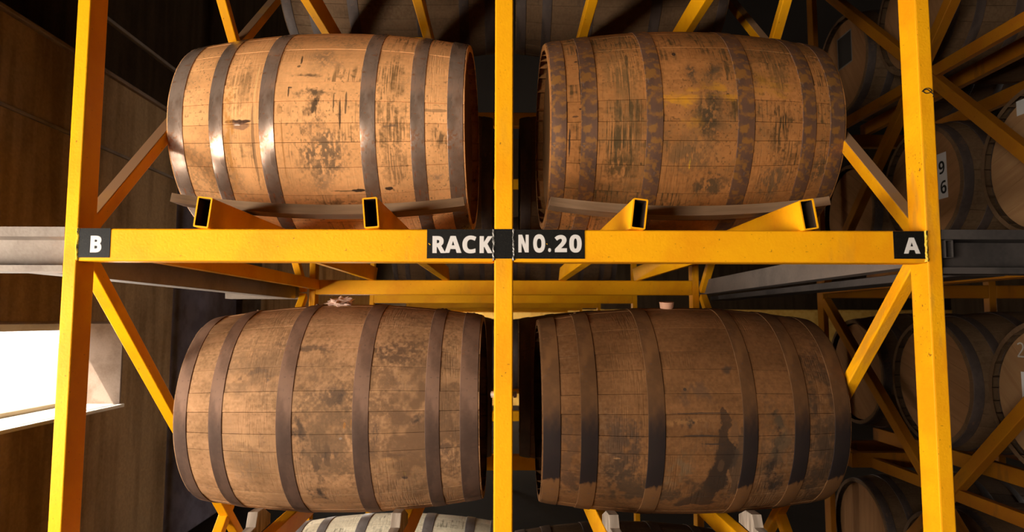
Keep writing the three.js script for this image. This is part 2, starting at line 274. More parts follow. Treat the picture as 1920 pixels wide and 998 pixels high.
const BLK = [0.035, 0.024, 0.018], SOOT = [0.085, 0.055, 0.032];
const kinds = {
  fresh: {
    wood: wood(woodMap({ seed: 11, mottle: 0.22, light: [0.84, 0.42, 0.17], dark: [0.61, 0.285, 0.105], vary: 0.30, grain: 0.5, blotch: 0.6, patch: 0.50, cuts: 0.75, mark: [0.15, 0.085, 0.035], stainAt: 0.62, stain: [0.19, 0.12, 0.06], stains: 0.55, pepper: 0.55,
      marks: [
        { u: 0.252, phi: -5.6, ru: 0.056, rphi: 1.3, c: [0.05, 0.025, 0.018], rag: 0.9, smudge: false, a: 0.95 }, { u: 0.25, phi: -8, ru: 0.04, rphi: 2.2, c: [0.22, 0.11, 0.07], rag: 0.95, a: 0.75 }, { u: 0.25, phi: -7.2, ru: 0.012, rphi: 0.5, c: [0.75, 0.6, 0.5], rag: 0.9, a: 0.8 },
        { u: 0.222, phi: -13, ru: 0.018, rphi: 30, c: [0.45, 0.19, 0.04], rag: 1, fu: 200, fv: 12, a: 0.75 }, { u: 0.262, phi: 14, ru: 0.04, rphi: 15, c: [0.22, 0.12, 0.05], rag: 1, fu: 260, fv: 14, a: 0.7 }, { u: 0.306, phi: -18, ru: 0.006, rphi: 24, c: [0.16, 0.09, 0.05], rag: 0.6, a: 0.6 }, { u: 0.312, phi: 12, ru: 0.004, rphi: 14, c: [0.82, 0.5, 0.2], rag: 0.6, a: 0.6 },
        { u: 0.452, phi: 27, ru: 0.0035, rphi: 4.2, c: BLK, rag: 0.6, a: 0.85 }, { u: 0.446, phi: 23.4, ru: 0.007, rphi: 0.8, c: BLK, rag: 0.6, a: 0.7 }, { u: 0.425, phi: 8.5, ru: 0.003, rphi: 3, c: BLK, rag: 0.4, a: 0.85 }, { u: 0.429, phi: 11, ru: 0.008, rphi: 0.5, c: BLK, rag: 0.4, a: 0.8 }, { u: 0.596, phi: -2, ru: 0.004, rphi: 8, c: BLK, rag: 0.8, a: 0.85 }, { u: 0.575, phi: 2, ru: 0.003, rphi: 5, c: SOOT, rag: 0.7, a: 0.8 }, { u: 0.615, phi: 3, ru: 0.004, rphi: 6, c: SOOT, rag: 0.8, a: 0.8 },
        { u: 0.505, phi: 0, ru: 0.035, rphi: 9, c: [0.09, 0.055, 0.03], rag: 1.1, fu: 110, fv: 120, a: 0.95 }, { u: 0.505, phi: 8, ru: 0.06, rphi: 2.2, c: [0.14, 0.085, 0.045], rag: 1.1, fu: 60, fv: 240, a: 0.9 }, { u: 0.53, phi: -22, ru: 0.085, rphi: 15, c: [0.15, 0.095, 0.055], rag: 1.3, fu: 130, fv: 200, a: 0.85 }, { u: 0.50, phi: 18, ru: 0.055, rphi: 1.3, c: SOOT, rag: 1.0, fu: 30, fv: 300, a: 0.8 }, { u: 0.53, phi: 27, ru: 0.07, rphi: 6, c: [0.25, 0.15, 0.08], rag: 1.2, a: 0.7 }, { u: 0.52, phi: -36, ru: 0.05, rphi: 7, c: [0.3, 0.19, 0.11], rag: 1.2, a: 0.6 },
        { u: 0.645, phi: -40.5, ru: 0.022, rphi: 0.9, c: BLK, rag: 0.8, a: 0.95 }, { u: 0.735, phi: -40.6, ru: 0.022, rphi: 1.2, c: BLK, rag: 0.7, a: 0.95 }, { u: 0.60, phi: -40.8, ru: 0.06, rphi: 0.35, c: SOOT, rag: 0.6, a: 0.8 },
        { u: 0.765, phi: 16, ru: 0.045, rphi: 12, c: [0.16, 0.09, 0.035], rag: 1.2, fu: 260, fv: 26, a: 0.85 }, { u: 0.765, phi: -8, ru: 0.045, rphi: 14, c: [0.12, 0.07, 0.03], rag: 1.2, fu: 260, fv: 26, a: 0.85 }, { u: 0.75, phi: -9, ru: 0.04, rphi: 1.8, c: [0.13, 0.08, 0.05], rag: 1.0, fu: 40, fv: 300, a: 0.8 }, { u: 0.765, phi: -28, ru: 0.045, rphi: 11, c: [0.2, 0.11, 0.05], rag: 1.2, fu: 240, fv: 40, a: 0.7 }, { u: 0.92, phi: -17, ru: 0.03, rphi: 6, c: [0.12, 0.07, 0.035], rag: 1.3, fu: 220, fv: 90, a: 0.85 }, { u: 0.905, phi: 0, ru: 0.045, rphi: 1, c: [0.2, 0.12, 0.06], rag: 0.7, a: 0.6 }, { u: 0.905, phi: -34, ru: 0.045, rphi: 3, c: [0.28, 0.17, 0.1], rag: 1, a: 0.7 },
        { u: 0.405, phi: -18, ru: 0.003, rphi: 16, c: [0.40, 0.17, 0.05], rag: 0.6, a: 0.7 }, { u: 0.40, phi: 0, ru: 0.012, rphi: 2.5, c: [0.42, 0.2, 0.07], rag: 0.9, a: 0.5 }, { u: 0.57, phi: -47, ru: 0.14, rphi: 2, c: SOOT, rag: 1, fu: 90, fv: 200, a: 0.6 },
      ] })),
    hoop: hoopMap({ seed: 41, base: [0.42, 0.30, 0.23], alt: [0.26, 0.17, 0.12], rust: [0.34, 0.12, 0.035], rustAt: 0.60, rusts: 0.65, spot: [0.42, 0.12, 0.03], spots: 0.7, rough: 0.29, roughVary: 0.3, metal: 0.5, spec: 1 }),
  },
  paint: {
    wood: wood(woodMap({ seed: 57, mottle: 0.4, light: [0.44, 0.18, 0.054], dark: [0.27, 0.108, 0.032], vary: 0.35, grain: 0.5, blotch: 0.6, patch: 0.40, cuts: 0.9, mark: [0.075, 0.045, 0.018], stainAt: 0.54, stain: [0.13, 0.075, 0.03], stains: 0.6, pepper: 0.6,
      marks: [
        { u: 0.1, phi: 24, ru: 0.0035, rphi: 24, c: BLK, rag: 0.8, a: 0.95 }, { u: 0.1, phi: 0, ru: 0.007, rphi: 0.5, c: BLK, rag: 0.5, a: 0.9 }, { u: 0.09, phi: 30, ru: 0.007, rphi: 0.6, c: BLK, rag: 0.5, a: 0.9 }, { u: 0.064, phi: -17, ru: 0.0032, rphi: 9, c: BLK, rag: 0.7, a: 0.95 }, { u: 0.08, phi: -4, ru: 0.014, rphi: 0.5, c: BLK, rag: 0.9, a: 0.7 }, { u: 0.26, phi: 27, ru: 0.0065, rphi: 6, c: [0.06, 0.035, 0.015], rag: 0.7, a: 0.85 }, { u: 0.256, phi: 13, ru: 0.003, rphi: 11, c: [0.06, 0.035, 0.015], rag: 0.6, a: 0.85 },
        { u: 0.52, phi: -5, ru: 0.065, rphi: 13, c: [0.075, 0.048, 0.024], rag: 1.0, fu: 90, fv: 170, a: 0.95 }, { u: 0.465, phi: 18, ru: 0.025, rphi: 8, c: SOOT, rag: 1.0, a: 0.85 }, { u: 0.545, phi: 20, ru: 0.03, rphi: 9, c: SOOT, rag: 1.0, a: 0.7 }, { u: 0.42, phi: 31, ru: 0.009, rphi: 1.6, c: BLK, rag: 0.8, a: 0.9 }, { u: 0.58, phi: 6, ru: 0.008, rphi: 1.2, c: BLK, rag: 0.8, a: 0.8 },
        { u: 0.42, phi: 5, ru: 0.07, rphi: 4.5, c: [0.62, 0.27, 0.02], rag: 1.0, fu: 24, fv: 150, a: 0.75 }, { u: 0.42, phi: 3, ru: 0.04, rphi: 2.5, c: [0.6, 0.27, 0.02], rag: 0.8, a: 0.5 }, { u: 0.56, phi: 7, ru: 0.07, rphi: 4, c: [0.50, 0.22, 0.02], rag: 1.0, fu: 24, fv: 150, a: 0.7 }, { u: 0.75, phi: 12, ru: 0.08, rphi: 6, c: [0.42, 0.19, 0.025], rag: 1.0, fu: 24, fv: 150, a: 0.6 }, { u: 0.461, phi: -27, ru: 0.0028, rphi: 3.2, c: [0.7, 0.38, 0.03], rag: 0.7, a: 0.9 }, { u: 0.47, phi: -8, ru: 0.05, rphi: 5, c: [0.5, 0.22, 0.03], rag: 1, fu: 60, fv: 160, a: 0.5 },
        { u: 0.23, phi: -12, ru: 0.07, rphi: 12, c: [0.075, 0.045, 0.017], rag: 1.1, fu: 240, fv: 22, a: 0.95 }, { u: 0.235, phi: -30, ru: 0.065, rphi: 8, c: [0.075, 0.045, 0.017], rag: 1.1, fu: 150, fv: 90, a: 0.85 }, { u: 0.235, phi: 18, ru: 0.07, rphi: 14, c: [0.13, 0.075, 0.028], rag: 1.1, fu: 240, fv: 22, a: 0.8 }, { u: 0.24, phi: 0, ru: 0.06, rphi: 4, c: [0.08, 0.05, 0.02], rag: 1.1, fu: 240, fv: 30, a: 0.8 }, { u: 0.755, phi: -10, ru: 0.06, rphi: 16, c: [0.065, 0.04, 0.017], rag: 1.1, fu: 230, fv: 60, a: 0.95 }, { u: 0.755, phi: 22, ru: 0.07, rphi: 12, c: [0.13, 0.075, 0.028], rag: 1.1, fu: 200, fv: 26, a: 0.75 }, { u: 0.54, phi: -38, ru: 0.08, rphi: 6, c: [0.10, 0.06, 0.03], rag: 1.1, fu: 90, fv: 160, a: 0.9 }, { u: 0.76, phi: -36, ru: 0.06, rphi: 10, c: [0.13, 0.08, 0.04], rag: 1.1, fu: 90, fv: 120, a: 0.8 }, { u: 0.92, phi: -30, ru: 0.03, rphi: 14, c: [0.10, 0.06, 0.03], rag: 1.1, a: 0.8 }, { u: 0.46, phi: -22, ru: 0.10, rphi: 9, c: [0.14, 0.085, 0.04], rag: 1.2, fu: 120, fv: 140, a: 0.7 },
      ] })),
    hoop: hoopMap({ seed: 44, base: [0.17, 0.082, 0.045], alt: [0.115, 0.06, 0.04], rust: [0.38, 0.16, 0.022], rustAt: 0.46, rustW: 0.2, rusts: 0.6, rustF: 110, spot: [0.20, 0.17, 0.17], spots: 0.6, rough: 0.62, roughVary: 0.3, metal: 0.25 }),
  },
  dusty: {
    wood: wood(woodMap({ seed: 73, mottle: 0.5, light: [0.345, 0.185, 0.088], dark: [0.205, 0.106, 0.05], vary: 0.30, grain: 0.45, blotch: 0.9, patch: 0.56, cuts: 0.5, mark: [0.10, 0.06, 0.035], stainAt: 0.58, stain: [0.15, 0.085, 0.045], stains: 0.6, pepper: 0.35,
      marks: [
        { u: 0.555, phi: 10, ru: 0.05, rphi: 6, c: [0.05, 0.033, 0.025], rag: 1.0, fu: 40, fv: 70, a: 0.95 }, { u: 0.54, phi: 13, ru: 0.06, rphi: 5, c: [0.08, 0.05, 0.035], rag: 1.2, fu: 60, fv: 90, a: 0.8 }, { u: 0.425, phi: -6, ru: 0.022, rphi: 13, c: [0.05, 0.033, 0.024], rag: 1.0, fu: 50, fv: 60, a: 0.95 }, { u: 0.46, phi: -39, ru: 0.028, rphi: 11, c: [0.045, 0.03, 0.022], rag: 1.0, fu: 36, fv: 60, a: 1 }, { u: 0.49, phi: -17, ru: 0.07, rphi: 10, c: [0.085, 0.052, 0.033], rag: 1.2, fu: 70, fv: 110, a: 0.85 }, { u: 0.51, phi: -18, ru: 0.012, rphi: 7, c: [0.05, 0.033, 0.025], rag: 0.9, a: 0.7 }, { u: 0.47, phi: -22, ru: 0.012, rphi: 5, c: [0.05, 0.033, 0.025], rag: 0.9, a: 0.7 },
        { u: 0.571, phi: -2.8, ru: 0.0045, rphi: 2.4, c: [0.62, 0.22, 0.02], rag: 0.9, a: 0.85 }, { u: 0.592, phi: -2, ru: 0.003, rphi: 2.4, c: [0.5, 0.18, 0.02], rag: 0.9, a: 0.7 }, { u: 0.557, phi: -8.8, ru: 0.006, rphi: 0.7, c: [0.55, 0.48, 0.42], rag: 0.8, a: 0.9 },
        { u: 0.72, phi: 35, ru: 0.09, rphi: 6, c: [0.09, 0.052, 0.032], rag: 1.2, fu: 50, fv: 130, a: 0.9 }, { u: 0.71, phi: 20, ru: 0.05, rphi: 6, c: [0.11, 0.065, 0.04], rag: 1.2, a: 0.6 }, { u: 0.805, phi: -3, ru: 0.03, rphi: 4.5, c: [0.05, 0.033, 0.024], rag: 1.0, fu: 60, fv: 110, a: 0.95 }, { u: 0.74, phi: -18, ru: 0.06, rphi: 2.2, c: [0.07, 0.042, 0.03], rag: 1.1, fu: 40, fv: 190, a: 0.9 }, { u: 0.66, phi: -10, ru: 0.02, rphi: 18, c: [0.08, 0.048, 0.032], rag: 1.1, a: 0.8 }, { u: 0.275, phi: 24, ru: 0.06, rphi: 3, c: [0.11, 0.065, 0.042], rag: 1.2, fu: 60, fv: 190, a: 0.8 }, { u: 0.31, phi: 20, ru: 0.012, rphi: 3, c: [0.07, 0.055, 0.05], rag: 1, a: 0.7 }, { u: 0.74, phi: 2, ru: 0.05, rphi: 5, c: [0.09, 0.052, 0.034], rag: 1.1, a: 0.7 },
        { u: 0.757, phi: -30, ru: 0.005, rphi: 1.4, c: [0.30, 0.20, 0.03], rag: 0.8, a: 0.8 }, { u: 0.757, phi: -32.5, ru: 0.014, rphi: 1.2, c: [0.04, 0.03, 0.026], rag: 0.9, a: 0.9 }, { u: 0.43, phi: 38, ru: 0.09, rphi: 3, c: [0.11, 0.065, 0.04], rag: 1.2, fu: 40, fv: 170, a: 0.8 }, { u: 0.24, phi: -28, ru: 0.07, rphi: 8, c: [0.15, 0.09, 0.05], rag: 1.2, a: 0.5 }, { u: 0.9, phi: -12, ru: 0.04, rphi: 22, c: [0.08, 0.048, 0.032], rag: 1.2, fu: 90, fv: 90, a: 0.8 },
        { u: 0.27, phi: -12, ru: 0.07, rphi: 5, c: [0.42, 0.23, 0.11], rag: 1.2, fu: 50, fv: 120, a: 0.6 }, { u: 0.74, phi: -21, ru: 0.06, rphi: 2.4, c: [0.34, 0.17, 0.07], rag: 1, fu: 30, fv: 160, a: 0.7 }, { u: 0.415, phi: -9, ru: 0.012, rphi: 7, c: [0.36, 0.18, 0.08], rag: 1, a: 0.6 }, { u: 0.82, phi: -5, ru: 0.22, rphi: 60, c: [0.13, 0.07, 0.036], rag: 1.2, fu: 24, fv: 50, a: 0.85 }, { u: 0.52, phi: -12, ru: 0.13, rphi: 34, c: [0.13, 0.075, 0.04], rag: 1.2, fu: 30, fv: 60, a: 0.75 }, { u: 0.3, phi: 25, ru: 0.3, rphi: 20, c: [0.17, 0.10, 0.055], rag: 1.2, fu: 26, fv: 70, a: 0.5 },
      ] })),
    hoop: hoopMap({ seed: 47, base: [0.195, 0.11, 0.072], alt: [0.125, 0.07, 0.046], rust: [0.30, 0.11, 0.03], rustAt: 0.64, rusts: 0.5, spot: [0.09, 0.055, 0.04], spots: 0.4, rough: 0.72, roughVary: 0.25, metal: 0.08, spec: 0.3, bands: [{ lo: -62, hi: 0, soft: 4, edge: 9, c: [0.022, 0.014, 0.012], a: 0.6 }] }),
  },
  oily: {
    wood: wood(woodMap({ seed: 91, mottle: 0.45, light: [0.155, 0.069, 0.025], dark: [0.092, 0.040, 0.0145], vary: 0.30, grain: 0.4, blotch: 0.9, patch: 0.60, cuts: 0.45, mark: [0.06, 0.035, 0.02], stainAt: 0.56, stain: [0.12, 0.065, 0.032], stains: 0.6, pepper: 0.3,
      marks: [
        { path: [[7, 0.572, 0.006], [4, 0.574, 0.016], [-2, 0.568, 0.018], [-8, 0.572, 0.026], [-14, 0.585, 0.038], [-22, 0.58, 0.046], [-28, 0.556, 0.034], [-36, 0.55, 0.042], [-43, 0.53, 0.05], [-49, 0.515, 0.075], [-52, 0.50, 0.05]], c: [0.026, 0.017, 0.012], a: 0.93 },
        { u: 0.622, phi: -22, ru: 0.025, rphi: 24, c: [0.055, 0.034, 0.021], rag: 0.95, a: 0.7 }, { u: 0.605, phi: -4, ru: 0.012, rphi: 5, c: [0.11, 0.055, 0.025], rag: 0.9, a: 0.7 }, { u: 0.57, phi: -22, ru: 0.012, rphi: 4, c: [0.075, 0.04, 0.02], rag: 0.9, a: 0.7 },
        { u: 0.3, phi: -40, ru: 0.35, rphi: 13, c: [0.04, 0.026, 0.016], rag: 1.2, fu: 34, fv: 60, a: 0.75 }, { u: 0.25, phi: -14, ru: 0.075, rphi: 20, c: [0.06, 0.034, 0.02], rag: 1.2, fu: 30, fv: 60, a: 0.7 }, { u: 0.09, phi: -20, ru: 0.05, rphi: 24, c: [0.075, 0.04, 0.022], rag: 1.2, fu: 40, fv: 50, a: 0.6 }, { u: 0.75, phi: -14, ru: 0.06, rphi: 30, c: [0.055, 0.036, 0.022], rag: 1.2, fu: 40, fv: 70, a: 0.7 }, { u: 0.9, phi: -20, ru: 0.06, rphi: 34, c: [0.045, 0.03, 0.02], rag: 1.2, fu: 40, fv: 60, a: 0.7 },
        { u: 0.452, phi: 1, ru: 0.02, rphi: 3.4, c: BLK, rag: 1.0, fu: 60, fv: 90, a: 0.95 }, { u: 0.50, phi: -6.4, ru: 0.06, rphi: 0.45, c: BLK, rag: 0.8, a: 0.9 }, { u: 0.53, phi: -10.5, ru: 0.045, rphi: 0.4, c: BLK, rag: 0.9, a: 0.9 }, { u: 0.5, phi: 4.6, ru: 0.11, rphi: 0.35, c: BLK, rag: 0.8, a: 0.8 }, { u: 0.603, phi: 26, ru: 0.022, rphi: 3, c: [0.055, 0.033, 0.02], rag: 0.7, soft: 0.6, a: 0.85 }, { u: 0.456, phi: 16, ru: 0.006, rphi: 1, c: BLK, rag: 0.7, a: 0.95 }, { u: 0.50, phi: 14, ru: 0.07, rphi: 5, c: [0.09, 0.048, 0.026], rag: 1.2, fu: 40, fv: 60, a: 0.7 },
        { u: 0.745, phi: 1, ru: 0.028, rphi: 7, c: [0.03, 0.02, 0.014], rag: 1.0, fu: 70, fv: 80, a: 0.95 }, { u: 0.742, phi: -12, ru: 0.02, rphi: 8, c: [0.03, 0.02, 0.014], rag: 1.0, fu: 70, fv: 80, a: 0.95 }, { u: 0.75, phi: -24, ru: 0.03, rphi: 8, c: [0.03, 0.02, 0.014], rag: 1.1, fu: 70, fv: 80, a: 0.95 }, { u: 0.755, phi: -36, ru: 0.04, rphi: 5, c: [0.03, 0.02, 0.014], rag: 1.0, fu: 60, fv: 90, a: 0.95 }, { u: 0.74, phi: -6, ru: 0.045, rphi: 16, c: [0.12, 0.075, 0.038], rag: 1.2, fu: 60, fv: 70, a: 0.4 },
        { u: 0.275, phi: -12, ru: 0.06, rphi: 12, c: [0.055, 0.03, 0.017], rag: 1.1, fu: 50, fv: 80, a: 0.9 }, { u: 0.25, phi: -28, ru: 0.06, rphi: 9, c: [0.045, 0.027, 0.016], rag: 1.1, fu: 60, fv: 90, a: 0.85 }, { u: 0.22, phi: -4, ru: 0.025, rphi: 5, c: [0.06, 0.034, 0.02], rag: 1.1, a: 0.8 }, { u: 0.43, phi: -24, ru: 0.045, rphi: 10, c: [0.13, 0.085, 0.045], rag: 1.0, fu: 40, fv: 60, a: 0.6 }, { u: 0.09, phi: -35, ru: 0.04, rphi: 8, c: [0.06, 0.03, 0.017], rag: 1.1, a: 0.8 }, { u: 0.44, phi: 1, ru: 0.1, rphi: 2, c: [0.27, 0.13, 0.045], rag: 1.1, a: 0.5 }, { u: 0.92, phi: -8, ru: 0.09, rphi: 60, c: [0.045, 0.026, 0.015], rag: 1.2, fu: 30, fv: 40, a: 0.8 }, { u: 0.24, phi: -19, ru: 0.02, rphi: 0.5, c: [0.3, 0.15, 0.06], rag: 0.9, a: 0.6 },
      ] })),
    hoop: hoopMap({ seed: 50, base: [0.125, 0.058, 0.023], alt: [0.085, 0.04, 0.017], rust: [0.20, 0.09, 0.045], rustAt: 0.62, rusts: 0.4, spot: [0.07, 0.05, 0.05], spots: 0.4, rough: 0.7, roughVary: 0.3, metal: 0.03, spec: 0.12, bands: [{ lo: -36, hi: 4, soft: 1.5, edge: 12, c: [0.012, 0.010, 0.011], a: 0.92, ragged: 1 }] }),
  },
  plain: {
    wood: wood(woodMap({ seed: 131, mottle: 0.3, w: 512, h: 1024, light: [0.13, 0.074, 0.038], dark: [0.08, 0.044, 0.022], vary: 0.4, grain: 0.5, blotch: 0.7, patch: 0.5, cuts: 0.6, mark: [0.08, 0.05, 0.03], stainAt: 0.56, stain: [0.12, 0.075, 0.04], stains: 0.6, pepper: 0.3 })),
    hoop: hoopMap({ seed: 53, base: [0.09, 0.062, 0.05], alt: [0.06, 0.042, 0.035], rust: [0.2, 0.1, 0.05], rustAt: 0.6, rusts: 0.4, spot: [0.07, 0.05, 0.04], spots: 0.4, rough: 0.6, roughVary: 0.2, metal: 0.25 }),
  },
  pale: {
    wood: wood(woodMap({ seed: 149, mottle: 0.3, w: 512, h: 1024, light: [0.78, 0.69, 0.52], dark: [0.58, 0.49, 0.34], vary: 0.4, grain: 0.5, blotch: 0.5, patch: 0.48, cuts: 0.7, mark: [0.12, 0.09, 0.06], stainAt: 0.6, stain: [0.2, 0.15, 0.09], stains: 0.5, pepper: 0.3 })),
    hoop: hoopMap({ seed: 55, base: [0.22, 0.19, 0.18], alt: [0.16, 0.13, 0.12], rust: [0.2, 0.12, 0.08], rustAt: 0.6, rusts: 0.3, spot: [0.1, 0.08, 0.07], spots: 0.3, rough: 0.5, roughVary: 0.2, metal: 0.3 }),
  },
};
const headWood = headMat([0.30, 0.15, 0.065], [0.19, 0.09, 0.036], 161), headDark = headMat([0.16, 0.085, 0.042], [0.10, 0.052, 0.026], 167);
const HOOPS = [[0.004, 0.05], [0.125, 0.17], [0.315, 0.365], [0.63, 0.68], [0.83, 0.875], [0.95, 0.996]];

function barrel(kind, label, [X, h, Z], yaw = 0, roll = 0, o = {}) {
  const K = kinds[kind], t = thing('barrel', label, 'barrel', [0, 0, 0], o.group);
  t.rotation.order = 'YZX'; t.rotation.set(0, yaw, roll);
  const [len, thick] = o.size ?? [BL, 1];
  t.scale.set(len / BL, thick, thick);
  t.position.set(X, EYE + h, -Z).sub(new THREE.Vector3(0, BR * thick, 0).applyEuler(t.rotation));
  const up = (m) => { m.position.y += BR; return m; };
  const spin = o.spin ?? 0;
  for (const g of staves) { const m = up(part('stave', g, K.wood, t)); m.rotation.x = spin; }
  const hoops = o.hoops ?? HOOPS, gs = o.hoops ? hoops.map(([a, b]) => hoopGeo(a, b)) : stdHoops;
  hoops.forEach(([a, b], i) => {
    const m = up(part('hoop', gs[i], K.hoop, t)); m.rotation.x = spin;
    if (!o.rivets) return;
    const s = ((a + b) / 2 - 0.5) * BL, r = (prof((a - 0.5) * BL) + prof((b - 0.5) * BL)) / 2 + 0.003;
    for (const d of [-0.045, 0.045]) { const q = part('rivet', rivetGeo, K.hoop, m), f = o.rivets[i] + d; q.position.set(s + d * 0.1, r * Math.sin(f), r * Math.cos(f)); q.rotation.x = Math.PI / 2 - f; }
  });
  for (const side of [-1, 1]) for (const g of headBoards) { const m = up(part('head_board', g, o.head ?? headDark, t)); m.position.x = side * (BL / 2 - 0.036); m.rotation.x = o.headTurn ?? 0.5; }
  return t;
}
const stdHoops = HOOPS.map(([a, b]) => hoopGeo(a, b));

const UL = barrel('fresh', 'bright honey-coloured oak barrel above the letter B, with shiny worn hoops', [-0.560, 0.624, 2.276], -0.036, 0.004, { size: [0.904, 1.05], hoops: [[0.004, 0.059], [0.154, 0.203], [0.328, 0.379], [0.661, 0.711], [0.824, 0.871], [0.944, 0.996]], rivets: [2.4, 1.75, 1.9, 2.0, 2.2, 1.9], head: headWood });
const UR = barrel('paint', 'oak barrel above the letter A, its rusty hoops smeared with yellow paint', [0.581, 0.630, 2.257], 0.0225, 0.0064, { size: [0.90, 1.05], hoops: [[0.004, 0.054], [0.101, 0.154], [0.313, 0.367], [0.614, 0.672], [0.839, 0.889], [0.94, 0.995]], rivets: [2.1, 2.3, 1.9, 2.4, 2.0, 2.2], head: headWood });
const LL = barrel('dusty', 'dusty brown oak barrel below the letter B, a crumpled cloth on its bung', [-0.5094, -0.2824, 2.259], -0.0187, 0.0095, { size: [0.8905, 1], hoops: [[0.003, 0.048], [0.125, 0.171], [0.351, 0.402], [0.596, 0.648], [0.826, 0.872], [0.937, 0.996]], rivets: [1.72, 1.62, 1.58, 1.66, 1.6, 1.68] });
const LR = barrel('oily', 'dark oak barrel below the letter A, with black oily hoops and a long drip stain', [0.569, -0.291, 2.266], -0.002, 0.004, { size: [0.9086, 1], hoops: [[0.003, 0.059], [0.123, 0.177], [0.334, 0.388], [0.635, 0.683], [0.804, 0.855], [0.941, 0.997]], rivets: [2.3, 1.65, 2.2, 2.1, 2.0, 2.2] });
// bungs
{
  const g = new THREE.IcosahedronGeometry(0.03, 4), p = g.attributes.position, v = new THREE.Vector3();
  for (let i = 0; i < p.count; i++) { v.fromBufferAttribute(p, i); const n = fbm(v.x * 130 + 7, v.y * 160 + v.z * 120 + 3, 301, 4), k = 0.55 + 1.0 * n + 0.5 * smooth(0.6, 0.72, n); p.setXYZ(i, v.x * 1.1 * k, v.y * 0.42 * k, v.z * k); }
  g.computeVertexNormals();
  const b = part('bung', new THREE.CylinderGeometry(0.022, 0.02, 0.03, 20), tanWood, LL); b.position.set(-0.03, 2 * BR - 0.004, 0.04); b.rotation.x = 0.12;
  const c = part('bung_cloth', g, std({ color: new THREE.Color(0.62, 0.42, 0.33), roughness: 0.35 }), b, 'crumpled pinkish cloth wrapped over the bung'); c.position.set(0, 0.012, 0);
  const b2 = part('bung', new THREE.CylinderGeometry(0.024, 0.02, 0.03, 24), std({ color: new THREE.Color(0.42, 0.22, 0.14), roughness: 0.8 }), LR); b2.position.set(-0.02, 2 * BR + 0.004, 0.04); b2.rotation.x = 0.12;
}
// ------------------------------------------------------------------ steel racks
const PITCH = 0.91, B0 = 0.1376, B1 = 0.2145;          // beam underside and top on the labelled level
const RAIL = 0.072;
function railGeo(len) {                              // open rectangular tube along z, standing on y = 0
  const w = 0.0175, t = RAIL, r = 0.004, k = 0.0033, sh = new THREE.Shape();
  const rr = (s, a, b, c, d, q) => { s.moveTo(a + q, b); s.lineTo(c - q, b); s.quadraticCurveTo(c, b, c, b + q); s.lineTo(c, d - q); s.quadraticCurveTo(c, d, c - q, d); s.lineTo(a + q, d); s.quadraticCurveTo(a, d, a, d - q); s.lineTo(a, b + q); s.quadraticCurveTo(a, b, a + q, b); };
  rr(sh, -w, 0, w, t, r); const hole = new THREE.Path(); rr(hole, -w + k, k, w - k, t - k, r * 0.6); sh.holes.push(hole);
  const g = new THREE.ExtrudeGeometry(sh, { depth: len, bevelEnabled: false, curveSegments: 4 });
  return metricUV(g);
}
const rails = {}, bores = {};
function boreGeo(len) {                              // thin dark liner that gives that tube a darker inside colour
  const sh = new THREE.Shape(), q = (s, a, b, c, d) => { s.moveTo(a, b); s.lineTo(c, b); s.lineTo(c, d); s.lineTo(a, d); s.lineTo(a, b); };
  q(sh, -0.0143, 0.0032, 0.0143, RAIL - 0.0032); const hole = new THREE.Path(); q(hole, -0.0133, 0.0042, 0.0133, RAIL - 0.0042); sh.holes.push(hole);
  return new THREE.ExtrudeGeometry(sh, { depth: len, bevelEnabled: false });
}
function rail(parent, X, base, Z0, Z1, lean, mat) {
  const len = Z1 - Z0, key = len.toFixed(3), m = part('rail', rails[key] ??= railGeo(len), mat, parent);
  part('bore', bores[key] ??= boreGeo(len - 0.004), tubeInside, m, 'dark inside of the tube').position.z = 0.001;
  m.position.set(X, EYE + base, -Z1); m.rotation.z = lean;
  return m;
}
function rack(label, o) {
  const t = thing('barrel_rack', label, 'rack', [0, 0, 0]), { x0, xc, x1, Z0, Z1 } = o, m = o.mat ?? yellow, worn = o.worn ?? m;
  const top = o.top ?? 2.6;
  for (const [x, w, d, mm] of [[x0, 0.032, 0.07, m], [xc, 0.044, 0.05, m], [x1, 0.036, 0.07, worn]]) {
    const p = part('post', box(x - w / 2, x + w / 2, -EYE, top, Z0, Z0 + d), mm, t); if (x === xc) o.centre = p;
    part('post', box(x - w / 2, x + w / 2, -EYE, top, Z1, Z1 + d), mm, t);
  }
  const beams = [];
  for (const k of o.tiers) {
    const a = B0 + k * PITCH, b = B1 + k * PITCH;
    for (const Z of [Z0, Z1]) for (const [xa, xb] of [[x0 + 0.016, xc - 0.022], [xc + 0.022, x1 - 0.018]]) { const q = part('beam', box(xa, xb, a, b, Z, Z + 0.05, 0.005), m, t); if (k === 0 && Z === Z0) beams.push(q); }
    o.rails.forEach((x, i) => rail(t, x, b + 0.0004, Z0 - 0.015, Z1 + 0.06, o.lean[i], m));
    for (const x of o.ties?.[k] ?? []) part('side_tie', box(x - 0.015, x + 0.015, b - 0.052, b, Z0 + 0.06, Z1, 0.003), m, t);
  }
  return { t, beams };
}
const main = { x0: -1.009, xc: 0, x1: 1.02, Z0: 1.55, Z1: 3.51, tiers: [-2, -1, 0, 1], rails: [-0.703, -0.307, 0.313, 0.722], lean: [-0.115, 0.09, -0.12, 0.15], worn: yellowWorn, ties: { 0: [-0.985] } };
const R1 = rack('nearest bright yellow steel rack with black lettered plates, holding the four big barrels', main);
